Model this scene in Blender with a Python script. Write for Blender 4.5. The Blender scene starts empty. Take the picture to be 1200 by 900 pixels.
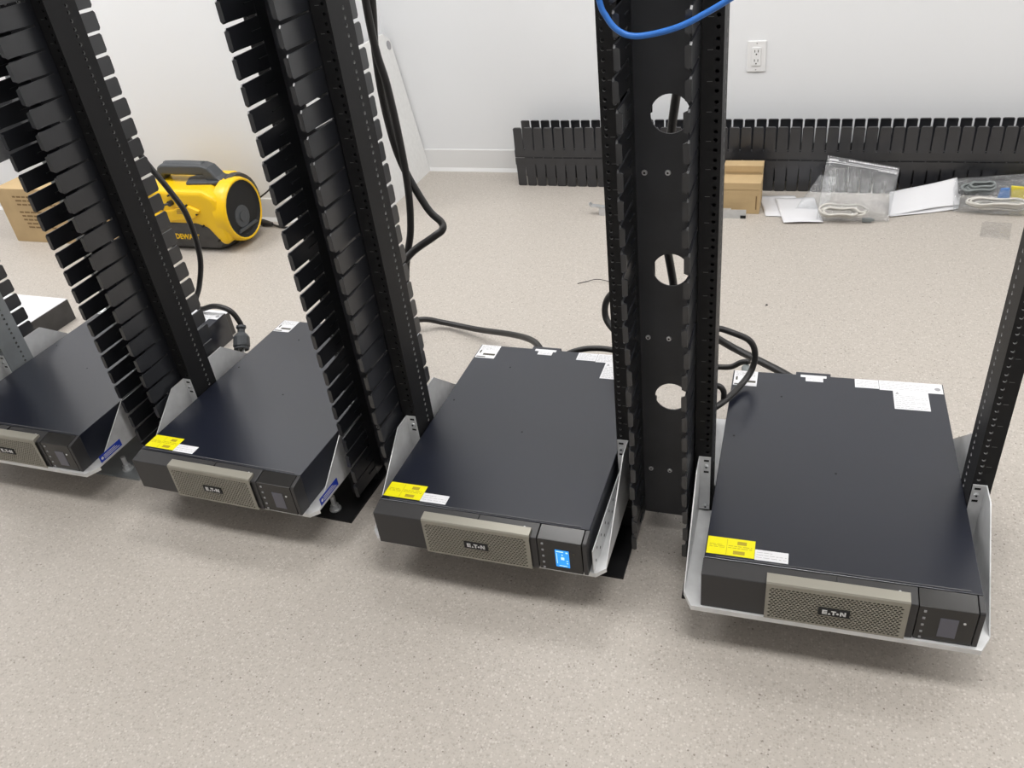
import bpy, bmesh, math, random
from mathutils import Vector, Matrix
random.seed(7)
scene = bpy.context.scene
COL = scene.collection
PI = math.pi

# ------------------------------------------------------------------ camera, world, exposure
def make_camera():
    f, yaw, pitch, roll = 969.84, math.radians(21.4669), math.radians(-33.6154), math.radians(7.6183)
    loc = (-0.1200, -1.0248, 1.2874)
    Rz = Matrix.Rotation(yaw, 3, 'Z'); Rx = Matrix.Rotation(pitch, 3, 'X'); Ry = Matrix.Rotation(roll, 3, 'Y')
    R = Rz @ Rx @ Ry                      # columns: right, forward, up
    right, fwd, up = R.col[0], R.col[1], R.col[2]
    M = Matrix(((right[0], up[0], -fwd[0]), (right[1], up[1], -fwd[1]), (right[2], up[2], -fwd[2])))
    cd = bpy.data.cameras.new('camera'); co = bpy.data.objects.new('camera', cd); COL.objects.link(co)
    co.matrix_world = Matrix.Translation(loc) @ M.to_4x4()
    cd.sensor_width = 36.0; cd.sensor_fit = 'HORIZONTAL'; cd.lens = f / 1200.0 * 36.0
    cd.clip_start = 0.02
    scene.camera = co
make_camera()

world = bpy.data.worlds.new('world'); scene.world = world; world.use_nodes = True
bg = world.node_tree.nodes['Background']; bg.inputs[0].default_value = (1, 1, 1, 1); bg.inputs[1].default_value = 0.05

vs = scene.view_settings
vs.view_transform = 'Standard'; vs.look = 'None'; vs.gamma = 1.0; vs.use_curve_mapping = False
vs.exposure = 0.0
CEILING = 2.75
LIGHT_SPOTS = [(-3.3, 1.05, 35), (-1.2, 1.25, 24), (1.3, 1.25, 14), (3.5, 1.2, 14), (-2.2, -0.25, 18), (0.0, -0.25, 24), (2.6, -0.25, 20)]   # x, y, watts

# ------------------------------------------------------------------ materials
def mat(name, color, rough=0.5, metal=0.0, spec=0.5, bump=None, noise=None, emit=None, coat=0.0, ior=1.5):
    m = bpy.data.materials.new(name); m.use_nodes = True
    nt = m.node_tree; b = nt.nodes['Principled BSDF']
    b.inputs['IOR'].default_value = ior
    b.inputs['Base Color'].default_value = (*color, 1); b.inputs['Roughness'].default_value = rough
    b.inputs['Metallic'].default_value = metal; b.inputs['Specular IOR Level'].default_value = spec
    b.inputs['Coat Weight'].default_value = coat
    tc = None
    if noise or bump:
        tc = nt.nodes.new('ShaderNodeTexCoord')
    if noise:
        sc_, amt = noise
        n = nt.nodes.new('ShaderNodeTexNoise'); n.inputs['Scale'].default_value = sc_; n.inputs['Detail'].default_value = 4
        nt.links.new(tc.outputs['Object'], n.inputs['Vector'])
        r = nt.nodes.new('ShaderNodeValToRGB')
        r.color_ramp.elements[0].position = 0.3; r.color_ramp.elements[1].position = 0.7
        r.color_ramp.elements[0].color = (*[max(0, c * (1 - amt)) for c in color], 1)
        r.color_ramp.elements[1].color = (*[min(1, c * (1 + amt)) for c in color], 1)
        nt.links.new(n.outputs['Fac'], r.inputs['Fac']); nt.links.new(r.outputs['Color'], b.inputs['Base Color'])
    if bump:
        sc_, st = bump
        n = nt.nodes.new('ShaderNodeTexNoise'); n.inputs['Scale'].default_value = sc_; n.inputs['Detail'].default_value = 3
        nt.links.new(tc.outputs['Object'], n.inputs['Vector'])
        bp = nt.nodes.new('ShaderNodeBump'); bp.inputs['Strength'].default_value = st; bp.inputs['Distance'].default_value = 0.002
        nt.links.new(n.outputs['Fac'], bp.inputs['Height']); nt.links.new(bp.outputs['Normal'], b.inputs['Normal'])
    if emit:
        b.inputs['Emission Color'].default_value = (*emit[0], 1); b.inputs['Emission Strength'].default_value = emit[1]
    return m

def floor_material():
    m = bpy.data.materials.new('speckled vinyl floor'); m.use_nodes = True
    nt = m.node_tree; b = nt.nodes['Principled BSDF']; L = nt.links
    tc = nt.nodes.new('ShaderNodeTexCoord')
    base = (0.462, 0.424, 0.382)
    def rgb(c): 
        n = nt.nodes.new('ShaderNodeRGB'); n.outputs[0].default_value = (*c, 1); return n.outputs[0]
    cur = None
    n0 = nt.nodes.new('ShaderNodeTexNoise'); n0.inputs['Scale'].default_value = 110; n0.inputs['Detail'].default_value = 6
    L.new(tc.outputs['Object'], n0.inputs['Vector'])
    r0 = nt.nodes.new('ShaderNodeValToRGB')
    r0.color_ramp.elements[0].position = 0.3; r0.color_ramp.elements[1].position = 0.7
    r0.color_ramp.elements[0].color = (base[0] * .95, base[1] * .95, base[2] * .95, 1)
    r0.color_ramp.elements[1].color = (base[0] * 1.05, base[1] * 1.05, base[2] * 1.05, 1)
    L.new(n0.outputs['Fac'], r0.inputs['Fac']); cur = r0.outputs['Color']
    for scale, thr, colr in ((190, 0.26, (0.30, 0.268, 0.235)), (200, 0.26, (0.66, 0.625, 0.58)), (95, 0.095, (0.20, 0.175, 0.15)), (300, 0.30, (0.35, 0.315, 0.275))):
        v = nt.nodes.new('ShaderNodeTexVoronoi'); v.inputs['Scale'].default_value = scale
        mp = nt.nodes.new('ShaderNodeMapping'); mp.inputs['Location'].default_value = (scale * .13, scale * .07, 0.0)
        L.new(tc.outputs['Object'], mp.inputs['Vector']); L.new(mp.outputs['Vector'], v.inputs['Vector'])
        sep = nt.nodes.new('ShaderNodeSeparateColor'); L.new(v.outputs['Color'], sep.inputs[0])
        # only some cells carry a fleck, each of its own size
        mul = nt.nodes.new('ShaderNodeMath'); mul.operation = 'MULTIPLY'; mul.inputs[1].default_value = thr * 3.6
        sub = nt.nodes.new('ShaderNodeMath'); sub.operation = 'SUBTRACT'; sub.inputs[1].default_value = 0.42; sub.use_clamp = True
        L.new(sep.outputs[0], sub.inputs[0]); L.new(sub.outputs[0], mul.inputs[0])
        lt = nt.nodes.new('ShaderNodeMath'); lt.operation = 'LESS_THAN'
        L.new(v.outputs['Distance'], lt.inputs[0]); L.new(mul.outputs[0], lt.inputs[1])
        mm = nt.nodes.new('ShaderNodeMath'); mm.operation = 'MULTIPLY'; mm.inputs[1].default_value = 0.85 if scale < 100 else 0.42
        L.new(lt.outputs[0], mm.inputs[0])
        mx = nt.nodes.new('ShaderNodeMix'); mx.data_type = 'RGBA'
        L.new(mm.outputs[0], mx.inputs['Factor']); L.new(cur, mx.inputs['A']); L.new(rgb(colr), mx.inputs['B'])
        cur = mx.outputs['Result']
    L.new(cur, b.inputs['Base Color'])
    b.inputs['Roughness'].default_value = 0.46; b.inputs['Specular IOR Level'].default_value = 0.35
    n1 = nt.nodes.new('ShaderNodeTexNoise'); n1.inputs['Scale'].default_value = 240; n1.inputs['Detail'].default_value = 3
    L.new(tc.outputs['Object'], n1.inputs['Vector'])
    bp = nt.nodes.new('ShaderNodeBump'); bp.inputs['Strength'].default_value = 0.02; bp.inputs['Distance'].default_value = 0.001
    L.new(n1.outputs['Fac'], bp.inputs['Height']); L.new(bp.outputs['Normal'], b.inputs['Normal'])
    return m

def film_material(name, tint=(0.97, 0.975, 0.98), milk=0.10, gloss=0.75, rough=0.08, bumpd=0.012):
    m = bpy.data.materials.new(name); m.use_nodes = True
    nt = m.node_tree; L = nt.links
    out = nt.nodes['Material Output']; nt.nodes.remove(nt.nodes['Principled BSDF'])
    tr = nt.nodes.new('ShaderNodeBsdfTransparent'); tr.inputs[0].default_value = (*tint, 1)
    df = nt.nodes.new('ShaderNodeBsdfDiffuse'); df.inputs[0].default_value = (0.8, 0.82, 0.84, 1)
    gl = nt.nodes.new('ShaderNodeBsdfGlossy'); gl.inputs['Roughness'].default_value = rough
    lw = nt.nodes.new('ShaderNodeLayerWeight'); lw.inputs['Blend'].default_value = 0.5
    pw = nt.nodes.new('ShaderNodeMath'); pw.operation = 'POWER'; pw.inputs[1].default_value = 3.0; L.new(lw.outputs['Facing'], pw.inputs[0])
    fr = nt.nodes.new('ShaderNodeMath'); fr.operation = 'MULTIPLY_ADD'; fr.inputs[1].default_value = gloss; fr.inputs[2].default_value = 0.06; L.new(pw.outputs[0], fr.inputs[0])
    tc = nt.nodes.new('ShaderNodeTexCoord'); n = nt.nodes.new('ShaderNodeTexNoise'); n.inputs['Scale'].default_value = 28; n.inputs['Detail'].default_value = 5
    L.new(tc.outputs['Object'], n.inputs['Vector'])
    bp = nt.nodes.new('ShaderNodeBump'); bp.inputs['Strength'].default_value = 0.7; bp.inputs['Distance'].default_value = bumpd
    L.new(n.outputs['Fac'], bp.inputs['Height']); L.new(bp.outputs['Normal'], gl.inputs['Normal']); L.new(bp.outputs['Normal'], lw.inputs['Normal'])
    m1 = nt.nodes.new('ShaderNodeMixShader'); m1.inputs[0].default_value = milk
    L.new(tr.outputs[0], m1.inputs[1]); L.new(df.outputs[0], m1.inputs[2])
    m2 = nt.nodes.new('ShaderNodeMixShader')
    L.new(fr.outputs[0], m2.inputs[0]); L.new(m1.outputs[0], m2.inputs[1]); L.new(gl.outputs[0], m2.inputs[2])
    L.new(m2.outputs[0], out.inputs['Surface'])
    return m

M = {
    'floor': floor_material(),
    'wall': mat('painted drywall', (0.79, 0.80, 0.815), 0.75, bump=(220, 0.05)),
    'ceil': mat('ceiling tile white', (0.80, 0.80, 0.79), 0.85),
    'base': mat('vinyl cove base', (0.76, 0.76, 0.76), 0.45),
    'rack': mat('black rack paint', (0.0095, 0.0095, 0.0105), 0.52, spec=0.25, bump=(700, 0.08)),
    'rack_flat': mat('black rack paint matte', (0.013, 0.013, 0.014), 0.5, noise=(12, 0.25)),
    'finger': mat('black moulded plastic', (0.0135, 0.0145, 0.018), 0.30, spec=0.85, noise=(9, 0.35), bump=(60, 0.05)),
    'web': mat('black web plate', (0.034, 0.036, 0.042), 0.45, noise=(7, 0.3)),
    'mark': mat('etched unit mark', (0.10, 0.10, 0.10), 0.6),
    'grey_rack': mat('bare grey aluminium', (0.30, 0.32, 0.33), 0.45, metal=0.5, noise=(14, 0.12)),
    'hole': mat('pale hole rim', (0.30, 0.30, 0.30), 0.5),
    'steel': mat('zinc plated steel', (0.62, 0.63, 0.64), 0.32, metal=0.55, noise=(40, 0.1)),
    'galv': mat('galvanised sheet', (0.72, 0.725, 0.73), 0.36, metal=0.30, noise=(26, 0.10)),
    'ups_top': mat('charcoal powder coat', (0.006, 0.008, 0.017), 0.28, spec=0.62, ior=1.62, bump=(900, 0.03)),
    'lip_grey': mat('cover edge highlight', (0.10, 0.10, 0.105), 0.4),  # highlight along the cover edge, painted in as a lighter grey
    'bezel': mat('dark bezel plastic', (0.030, 0.029, 0.030), 0.42),
    'panel': mat('control panel plastic', (0.020, 0.019, 0.018), 0.25),
    'grille': mat('champagne grille', (0.32, 0.305, 0.258), 0.42, metal=0.25),
    'dark': mat('black recess', (0.006, 0.006, 0.006), 0.7),
    'screen_off': mat('unlit display', (0.12, 0.12, 0.15), 0.18),
    'screen_on': mat('lit display', (0.02, 0.15, 0.4), 0.3, emit=((0.015, 0.30, 0.85), 1.0)),
    'screen_white': mat('lit display symbols', (0.5, 0.6, 0.7), 0.3, emit=((0.45, 0.75, 1.0), 1.0)),
    'white_print': mat('white print', (0.75, 0.75, 0.75), 0.5),
    'grey_print': mat('grey print', (0.33, 0.33, 0.34), 0.6),
    'dark_print': mat('dark print', (0.06, 0.055, 0.04), 0.6),
    'yellow': mat('yellow label', (0.83, 0.76, 0.0), 0.45),
    'yellow_print': mat('olive print', (0.42, 0.33, 0.015), 0.5),
    'label': mat('white label', (0.76, 0.76, 0.78), 0.5),
    'blue_label': mat('blue label', (0.012, 0.045, 0.42), 0.4),
    'cord': mat('black rubber cord', (0.016, 0.015, 0.015), 0.42),
    'blue_cord': mat('blue cable jacket', (0.03, 0.17, 0.58), 0.38),
    'white_cord': mat('grey white cable', (0.60, 0.58, 0.54), 0.5),
    'kraft': mat('kraft cardboard', (0.50, 0.36, 0.19), 0.8, noise=(10, 0.08)),
    'kraft_in': mat('cardboard core', (0.56, 0.43, 0.26), 0.85),
    'kraft_print': mat('brown print', (0.22, 0.14, 0.06), 0.8),
    'paper': mat('white paper', (0.72, 0.72, 0.74), 0.75),
    'foam': mat('white foam board', (0.76, 0.76, 0.75), 0.8, bump=(90, 0.35), noise=(60, 0.03)),
    'vac_yellow': mat('yellow moulded plastic', (0.86, 0.53, 0.003), 0.36),
    'vac_black': mat('charcoal moulded plastic', (0.045, 0.043, 0.042), 0.5, noise=(30, 0.2)),
    'vac_grey': mat('dark grey plastic', (0.055, 0.060, 0.066), 0.45),
    'grey_case': mat('grey painted steel', (0.33, 0.34, 0.36), 0.5),
    'outlet': mat('white outlet plastic', (0.80, 0.80, 0.80), 0.35),
    'film': film_material('clear polybag film', milk=0.07, bumpd=0.018),
    'film_clear': film_material('thin clear film', tint=(.99, .99, .99), milk=0.02, gloss=0.15, bumpd=.004),
    'diffuser': mat('light diffuser', (0.9, 0.9, 0.9), 0.5, emit=((1.0, 0.98, 0.95), 4.0)),
    'troffer': mat('troffer frame', (0.8, 0.8, 0.8), 0.5),
    'leaf_yellow': mat('yellow bag insert', (0.72, 0.60, 0.05), 0.5),
    'leaf_blue': mat('blue bag insert', (0.08, 0.22, 0.55), 0.5),
    'connector': mat('grey connector', (0.20, 0.22, 0.22), 0.5),
}

# ------------------------------------------------------------------ mesh helpers
class MB:
    def __init__(s): s.v = []; s.f = []; s.m = []
    def add(s, vs_, fs_, mi=0):
        o = len(s.v); s.v += [tuple(p) for p in vs_]
        for f in fs_: s.f.append([i + o for i in f]); s.m.append(mi)
        return s
    def box(s, a, b, mi=0):
        (x0, y0, z0), (x1, y1, z1) = a, b
        return s.add([(x0, y0, z0), (x1, y0, z0), (x1, y1, z0), (x0, y1, z0), (x0, y0, z1), (x1, y0, z1), (x1, y1, z1), (x0, y1, z1)],
                     [(3, 2, 1, 0), (4, 5, 6, 7), (0, 1, 5, 4), (1, 2, 6, 5), (2, 3, 7, 6), (3, 0, 4, 7)], mi)
    def prism(s, prof, axis, a, b, mi=0):
        """extrude a 2D profile along axis 'x' (prof = y,z), 'y' (prof = x,z) or 'z' (prof = x,y)"""
        n = len(prof)
        def P(p, t): return {'x': (t, p[0], p[1]), 'y': (p[0], t, p[1]), 'z': (p[0], p[1], t)}[axis]
        vs_ = [P(p, a) for p in prof] + [P(p, b) for p in prof]
        fs_ = [[i, (i + 1) % n, n + (i + 1) % n, n + i] for i in range(n)] + [list(range(n))[::-1], list(range(n, 2 * n))]
        return s.add(vs_, fs_, mi)
    def cyl(s, p0, p1, r0, r1=None, n=12, mi=0, caps=True):
        r1 = r0 if r1 is None else r1
        p0, p1 = Vector(p0), Vector(p1); d = (p1 - p0).normalized()
        a = d.orthogonal().normalized(); b = d.cross(a)
        vs_ = []
        for p, r in ((p0, r0), (p1, r1)):
            for i in range(n):
                t = 2 * PI * i / n; vs_.append(p + a * (math.cos(t) * r) + b * (math.sin(t) * r))
        fs_ = [[i, (i + 1) % n, n + (i + 1) % n, n + i] for i in range(n)]
        if caps: fs_ += [list(range(n))[::-1], list(range(n, 2 * n))]
        return s.add(vs_, fs_, mi)
    def tube(s, pts, r, n=8, mi=0, sub=6, closed=False):
        P = smooth_path(pts, sub, closed)
        rad = r if callable(r) else (lambda t: r)
        k = len(P); rings = []
        T0 = (P[1] - P[0]).normalized(); a = T0.orthogonal().normalized()
        for i in range(k):
            T = (P[(i + 1) % k if closed else min(i + 1, k - 1)] - P[(i - 1) % k if closed else max(i - 1, 0)])
            T = T.normalized() if T.length > 1e-9 else T0
            a = (a - T * a.dot(T)).normalized(); b = T.cross(a); R = rad(i / (k - 1))
            rings.append([P[i] + a * (math.cos(2 * PI * j / n) * R) + b * (math.sin(2 * PI * j / n) * R) for j in range(n)])
        vs_ = [p for ring in rings for p in ring]; fs_ = []
        for i in range(k if closed else k - 1):
            i2 = (i + 1) % k
            for j in range(n): fs_.append([i * n + j, i * n + (j + 1) % n, i2 * n + (j + 1) % n, i2 * n + j])
        if not closed: fs_ += [list(range(n))[::-1], [(k - 1) * n + j for j in range(n)]]
        return s.add(vs_, fs_, mi)
    def loft(s, rings, mi=0, cap=True):
        n = len(rings[0]); vs_ = [p for r in rings for p in r]; fs_ = []
        for i in range(len(rings) - 1):
            for j in range(n): fs_.append([i * n + j, i * n + (j + 1) % n, (i + 1) * n + (j + 1) % n, (i + 1) * n + j])
        if cap: fs_ += [list(range(n))[::-1], [(len(rings) - 1) * n + j for j in range(n)]]
        return s.add(vs_, fs_, mi)
    def hole_plate(s, O, U, V, N, w, z0, z1, zs, u0, r, a, n=8, th=0.0025, mi=0, hole_mi=0, rv=None):
        """plate w wide from z0 to z1 with through-holes at heights zs; real rims of thickness th"""
        O, U, V, N = Vector(O), Vector(U), Vector(V), Vector(N); rv = rv or r
        def P(u, v, d=0): return O + U * u + V * v - N * d
        for d in (0, th):
            def q(u0_, u1_, v0, v1):
                if u1_ - u0_ > 1e-6 and v1 - v0 > 1e-6: s.add([P(u0_, v0, d), P(u1_, v0, d), P(u1_, v1, d), P(u0_, v1, d)], [(0, 1, 2, 3)], mi)
            q(0, u0 - a, z0, z1); q(u0 + a, w, z0, z1)
            last = z0
            for z in zs:
                q(u0 - a, u0 + a, last, z - a); last = z + a
                ring_s, ring_h = [], []
                for i in range(n):
                    t = 2 * PI * i / n; c, sn = math.cos(t), math.sin(t); k = a / max(abs(c), abs(sn))
                    ring_s.append(P(u0 + c * k, z + sn * k, d)); ring_h.append(P(u0 + c * r, z + sn * rv, d))
                s.add(ring_s + ring_h, [(i, (i + 1) % n, n + (i + 1) % n, n + i) for i in range(n)], mi)
            q(u0 - a, u0 + a, last, z1)
        for z in zs:
            rr = [[P(u0 + math.cos(2 * PI * i / n) * r, z + math.sin(2 * PI * i / n) * rv, d) for i in range(n)] for d in (0, th)]
            s.add(rr[0] + rr[1], [(i, (i + 1) % n, n + (i + 1) % n, n + i) for i in range(n)], hole_mi)
        # outer rim of the plate
        c = [P(0, z0), P(w, z0), P(w, z1), P(0, z1), P(0, z0, th), P(w, z0, th), P(w, z1, th), P(0, z1, th)]
        s.add(c, [(0, 1, 5, 4), (1, 2, 6, 5), (2, 3, 7, 6), (3, 0, 4, 7)], mi)
        return s
    def mesh(s, name, mats, smooth=False):
        me = bpy.data.meshes.new(name); me.from_pydata(s.v, [], s.f)
        for m in (mats if isinstance(mats, (list, tuple)) else [mats]): me.materials.append(M[m] if isinstance(m, str) else m)
        me.polygons.foreach_set('material_index', s.m)
        if smooth: me.polygons.foreach_set('use_smooth', [True] * len(me.polygons))
        me.update(); return me
    def build(s, name, mats, parent=None, smooth=False, bevel=0.0, segs=2, fix=True):
        me = s.mesh(name, mats, smooth)
        if fix:
            b = bmesh.new(); b.from_mesh(me); bmesh.ops.recalc_face_normals(b, faces=b.faces); b.to_mesh(me); b.free()
        return put(name, me, parent, bevel, segs)

def smooth_path(pts, sub=6, closed=False):
    P = [Vector(p) for p in pts]; k = len(P); out = []
    rng = range(k) if closed else range(k - 1)
    for i in rng:
        if closed: p0, p1, p2, p3 = P[(i - 1) % k], P[i], P[(i + 1) % k], P[(i + 2) % k]
        else: p1, p2 = P[i], P[i + 1]; p0 = P[i - 1] if i > 0 else p1 * 2 - p2; p3 = P[i + 2] if i + 2 < k else p2 * 2 - p1
        for j in range(sub):
            t = j / sub
            out.append(0.5 * ((2 * p1) + (p2 - p0) * t + (2 * p0 - 5 * p1 + 4 * p2 - p3) * t * t + (3 * p1 - p0 - 3 * p2 + p3) * t ** 3))
    if not closed: out.append(P[-1])
    return out

def put(name, me, parent=None, bevel=0.0, segs=2):
    o = bpy.data.objects.new(name, me); COL.objects.link(o); o.parent = parent
    if bevel:
        b = o.modifiers.new('bevel', 'BEVEL'); b.width = bevel; b.segments = segs; b.limit_method = 'ANGLE'; b.angle_limit = math.radians(35)
        me.polygons.foreach_set('use_smooth', [False] * len(me.polygons))
    return o

def tag(o, label, cat, group=None):
    o['label'] = label; o['category'] = cat
    if group: o['group'] = group
    return o
def thing(name, label, cat, loc=(0, 0, 0), rz=0.0, group=None):
    o = bpy.data.objects.new(name, None); COL.objects.link(o); o.location = loc; o.rotation_euler = (0, 0, rz); o.empty_display_size = 0.05
    return tag(o, label, cat, group)
def struct(o): o['kind'] = 'structure'; return o

def text_mesh(name, body, size, mat_, depth=0.0006, bold=0.0):
    cu = bpy.data.curves.new(name, 'FONT'); cu.body = body; cu.size = size; cu.extrude = depth; cu.align_x = 'CENTER'; cu.align_y = 'CENTER'; cu.offset = bold
    t = bpy.data.objects.new(name, cu); COL.objects.link(t)
    dg = bpy.context.evaluated_depsgraph_get(); me = bpy.data.meshes.new_from_object(t.evaluated_get(dg)); me.name = name
    bpy.data.objects.remove(t); bpy.data.curves.remove(cu)
    me.materials.clear(); me.materials.append(M[mat_]); return me

# ------------------------------------------------------------------ the room
WA = -0.045                                    # the room runs a little askew of the fourth rack
def wall_y(x, y0, x0): return y0 + WA * (x - x0)
def room():
    XL, XR, YF = -4.8, 4.6, -3.6
    b = MB(); b.add([(XL, YF, 0), (XR, YF, 0), (XR, 2.8, 0), (XL, 2.8, 0)], [(0, 1, 2, 3)]); struct(b.build('floor', 'floor', fix=False))
    b = MB(); b.box((XL, YF, CEILING), (XR, 2.8, CEILING + 0.05)); struct(b.build('ceiling', 'ceil'))
    bx, bl = -1.875, -1.875
    yb = lambda x: wall_y(x, 2.445, -1.5)
    yl = lambda x: wall_y(x, 1.85, -2.25)
    def wall(name, pts, z1=CEILING):
        q = MB(); q.prism(pts, 'z', 0, z1); return struct(q.build(name, 'wall'))
    wall('wall_back', [(bx - .1, yb(bx - .1)), (XR, yb(XR)), (XR, yb(XR) + .12), (bx - .1, yb(bx) + .12)])
    wall('wall_return', [(bx, yl(bx)), (bx, yb(bx) + .1), (bx - .1, yb(bx) + .1), (bx - .1, yl(bx) + .002)])
    wall('wall_left', [(XL, yl(XL)), (bx, yl(bx)), (bx - .1, yl(bx) + .12), (XL, yl(XL) + .12)])
    wall('wall_side_left', [(XL, YF), (XL, 2.2), (XL - .1, 2.2), (XL - .1, YF)])
    wall('wall_side_right', [(XR, YF), (XR, 2.6), (XR + .1, 2.6), (XR + .1, YF)])
    wall('wall_front', [(XL, YF), (XR, YF), (XR, YF - .1), (XL, YF - .1)])
    def base(name, A, B, n):
        d = Vector((B[0] - A[0], B[1] - A[1], 0)); L = d.length; d.normalize(); nn = Vector((n[0], n[1], 0))
        prof = [(0, 0), (0.014, 0), (0.011, 0.006), (0.005, 0.016), (0.004, 0.098), (0.002, 0.102), (0, 0.102)]
        q = MB(); r0 = [Vector((A[0], A[1], 0)) + nn * p[0] + Vector((0, 0, p[1])) for p in prof]; r1 = [p + d * L for p in r0]
        q.loft([r0, r1]); struct(q.build(name, 'base'))
    base('baseboard_back', (bx, yb(bx)), (XR, yb(XR)), (0, -1)); base('baseboard_left', (XL, yl(XL)), (bx, yl(bx)), (0, -1)); base('baseboard_return', (bx, yl(bx)), (bx, yb(bx)), (1, 0))
room()

def ceiling_light(x, y, watts, i):
    where = ['above the yellow vacuum', 'above the floor behind the third rack', 'above the spare manager at right', 'near the right side wall', 'above the left racks', 'above the rightmost rack', 'in the aisle at the far right'][i]
    t = thing('ceiling_light', 'recessed white ceiling light panel ' + where, 'ceiling light', (x, y, CEILING), 0, 'ceiling light panels')
    b = MB(); w, d = 1.2, 0.6
    for a, c in (((-w / 2, -d / 2), (w / 2, -d / 2 + .02)), ((-w / 2, d / 2 - .02), (w / 2, d / 2)), ((-w / 2, -d / 2 + .02), (-w / 2 + .02, d / 2 - .02)), ((w / 2 - .02, -d / 2 + .02), (w / 2, d / 2 - .02))):
        b.box((a[0], a[1], -.02), (c[0], c[1], -.001))
    b.build('frame', 'troffer', t)
    b = MB(); b.box((-w / 2 + .02, -d / 2 + .02, -.008), (w / 2 - .02, d / 2 - .02, -.002)); b.build('diffuser', 'diffuser', t)
    l = bpy.data.lights.new('panel_light', 'AREA'); l.shape = 'RECTANGLE'; l.size = w - .06; l.size_y = d - .06; l.energy = watts; l.color = (1.0, 0.992, 0.985)
    lo = bpy.data.objects.new('panel_light', l); COL.objects.link(lo); lo.parent = t; lo.location = (0, 0, -.022)
for i, (x, y, e_) in enumerate(LIGHT_SPOTS): ceiling_light(x, y, e_, i)

# ------------------------------------------------------------------ racks
U = 0.04445
RACKS = [(-1.936, 0.120, -0.030), (-1.299, 0.085, -0.052), (-0.652, 0.032, -0.0228), (-0.005, 0.0, 0.0)]
POST_Z1 = 2.13
PY0, PY1 = 0.250, 0.326
ORD = ['leftmost', 'second', 'third', 'fourth']

def post_mesh(side, paint, rim):
    """C-channel upright: web on the inside, flanges pointing outward. side = -1 left, +1 right"""
    b = MB(); zs = []; z = 0.075
    while z < POST_Z1 - .04:
        zs += [z, z + .015875, z + .03175]; z += U
    w = 0.032
    X = Vector((side, 0, 0))
    b.hole_plate((0, PY0, 0), X, (0, 0, 1), (0, -1, 0), w, 0.0, POST_Z1, zs, 0.0085, 0.0032, 0.0058, 8, 0.004, 0, 2)
    b.hole_plate((0, PY1, 0), X, (0, 0, 1), (0, 1, 0), w, 0.0, POST_Z1, zs, 0.0085, 0.0032, 0.0058, 8, 0.004, 0, 2)
    b.hole_plate((0, PY0 + .004, 0), (0, 1, 0), (0, 0, 1), (-side, 0, 0), PY1 - PY0 - .008, 0.0, POST_Z1, zs, 0.046, 0.0036, 0.0058, 8, 0.004, 0, 1)
    return b.mesh('post', [paint, rim, paint if side < 0 else rim])  # right flange rims painted pale, standing in for brightness seen through the holes
def marks_mesh(side):
    b = MB(); z = 0.06
    while z < POST_Z1 - .03:
        x0, x1 = sorted((side * .015, side * .023)); b.box((x0, PY0 - .0003, z), (x1, PY0, z + .0009)); z += U
    return b.mesh('unit_marks', 'mark')
POSTS = {(s, p): post_mesh(s, p, 'hole') for s in (-1, 1) for p in ('rack', 'grey_rack')}
MARKS = {s: marks_mesh(s) for s in (-1, 1)}
def base_mesh(s, paint):
    b = MB(); x0, x1 = sorted((s * .120, s * .262))
    b.box((x0, .100, 0.0), (x1, .478, .006))
    xa, xb = sorted((s * .2165, s * .2245)); b.box((xa, .19, .006), (xb, .386, .090))
    return b.mesh('base_angle', paint)
BASES = {(s, p): base_mesh(s, p) for s in (-1, 1) for p in ('rack', 'grey_rack')}
def bolt_mesh():
    b = MB(); b.cyl((0, 0, .006), (0, 0, .009), .014, n=14); b.cyl((0, 0, .009), (0, 0, .021), .010, n=6); b.cyl((0, 0, .021), (0, 0, .046), .006, n=10)
    return b.mesh('anchor_bolt', 'steel')
BOLT = bolt_mesh()

def make_rack(i):
    x, y, rz = RACKS[i]; paint = 'grey_rack' if i == 0 else 'rack'
    lab = ['bare grey two-post equipment rack, leftmost and partly cut off', 'black two-post equipment rack second from the left', 'black two-post equipment rack around the unit with the lit blue screen', 'black two-post equipment rack at the far right'][i]
    t = thing('equipment_rack', lab, 'equipment rack', (x, y, 0), rz, 'floor-mounted two-post racks')
    for s in (-1, 1):
        p = put('post', POSTS[(s, paint)], t); p.location = (s * .225, 0, 0)
        m = put('unit_marks', MARKS[s], p); m['kind'] = 'stuff'
        put('base_angle', BASES[(s, paint)], t)
        for yy in (.130, .448):
            o = put('anchor_bolt', BOLT, t); o.location = (s * .203, yy, 0)
    b = MB(); b.box((-.257, PY0 + .004, POST_Z1), (.257, PY1 - .004, POST_Z1 + .04)); b.build('top_bar', paint, t, bevel=.002)
for i in range(4): make_rack(i)

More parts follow.
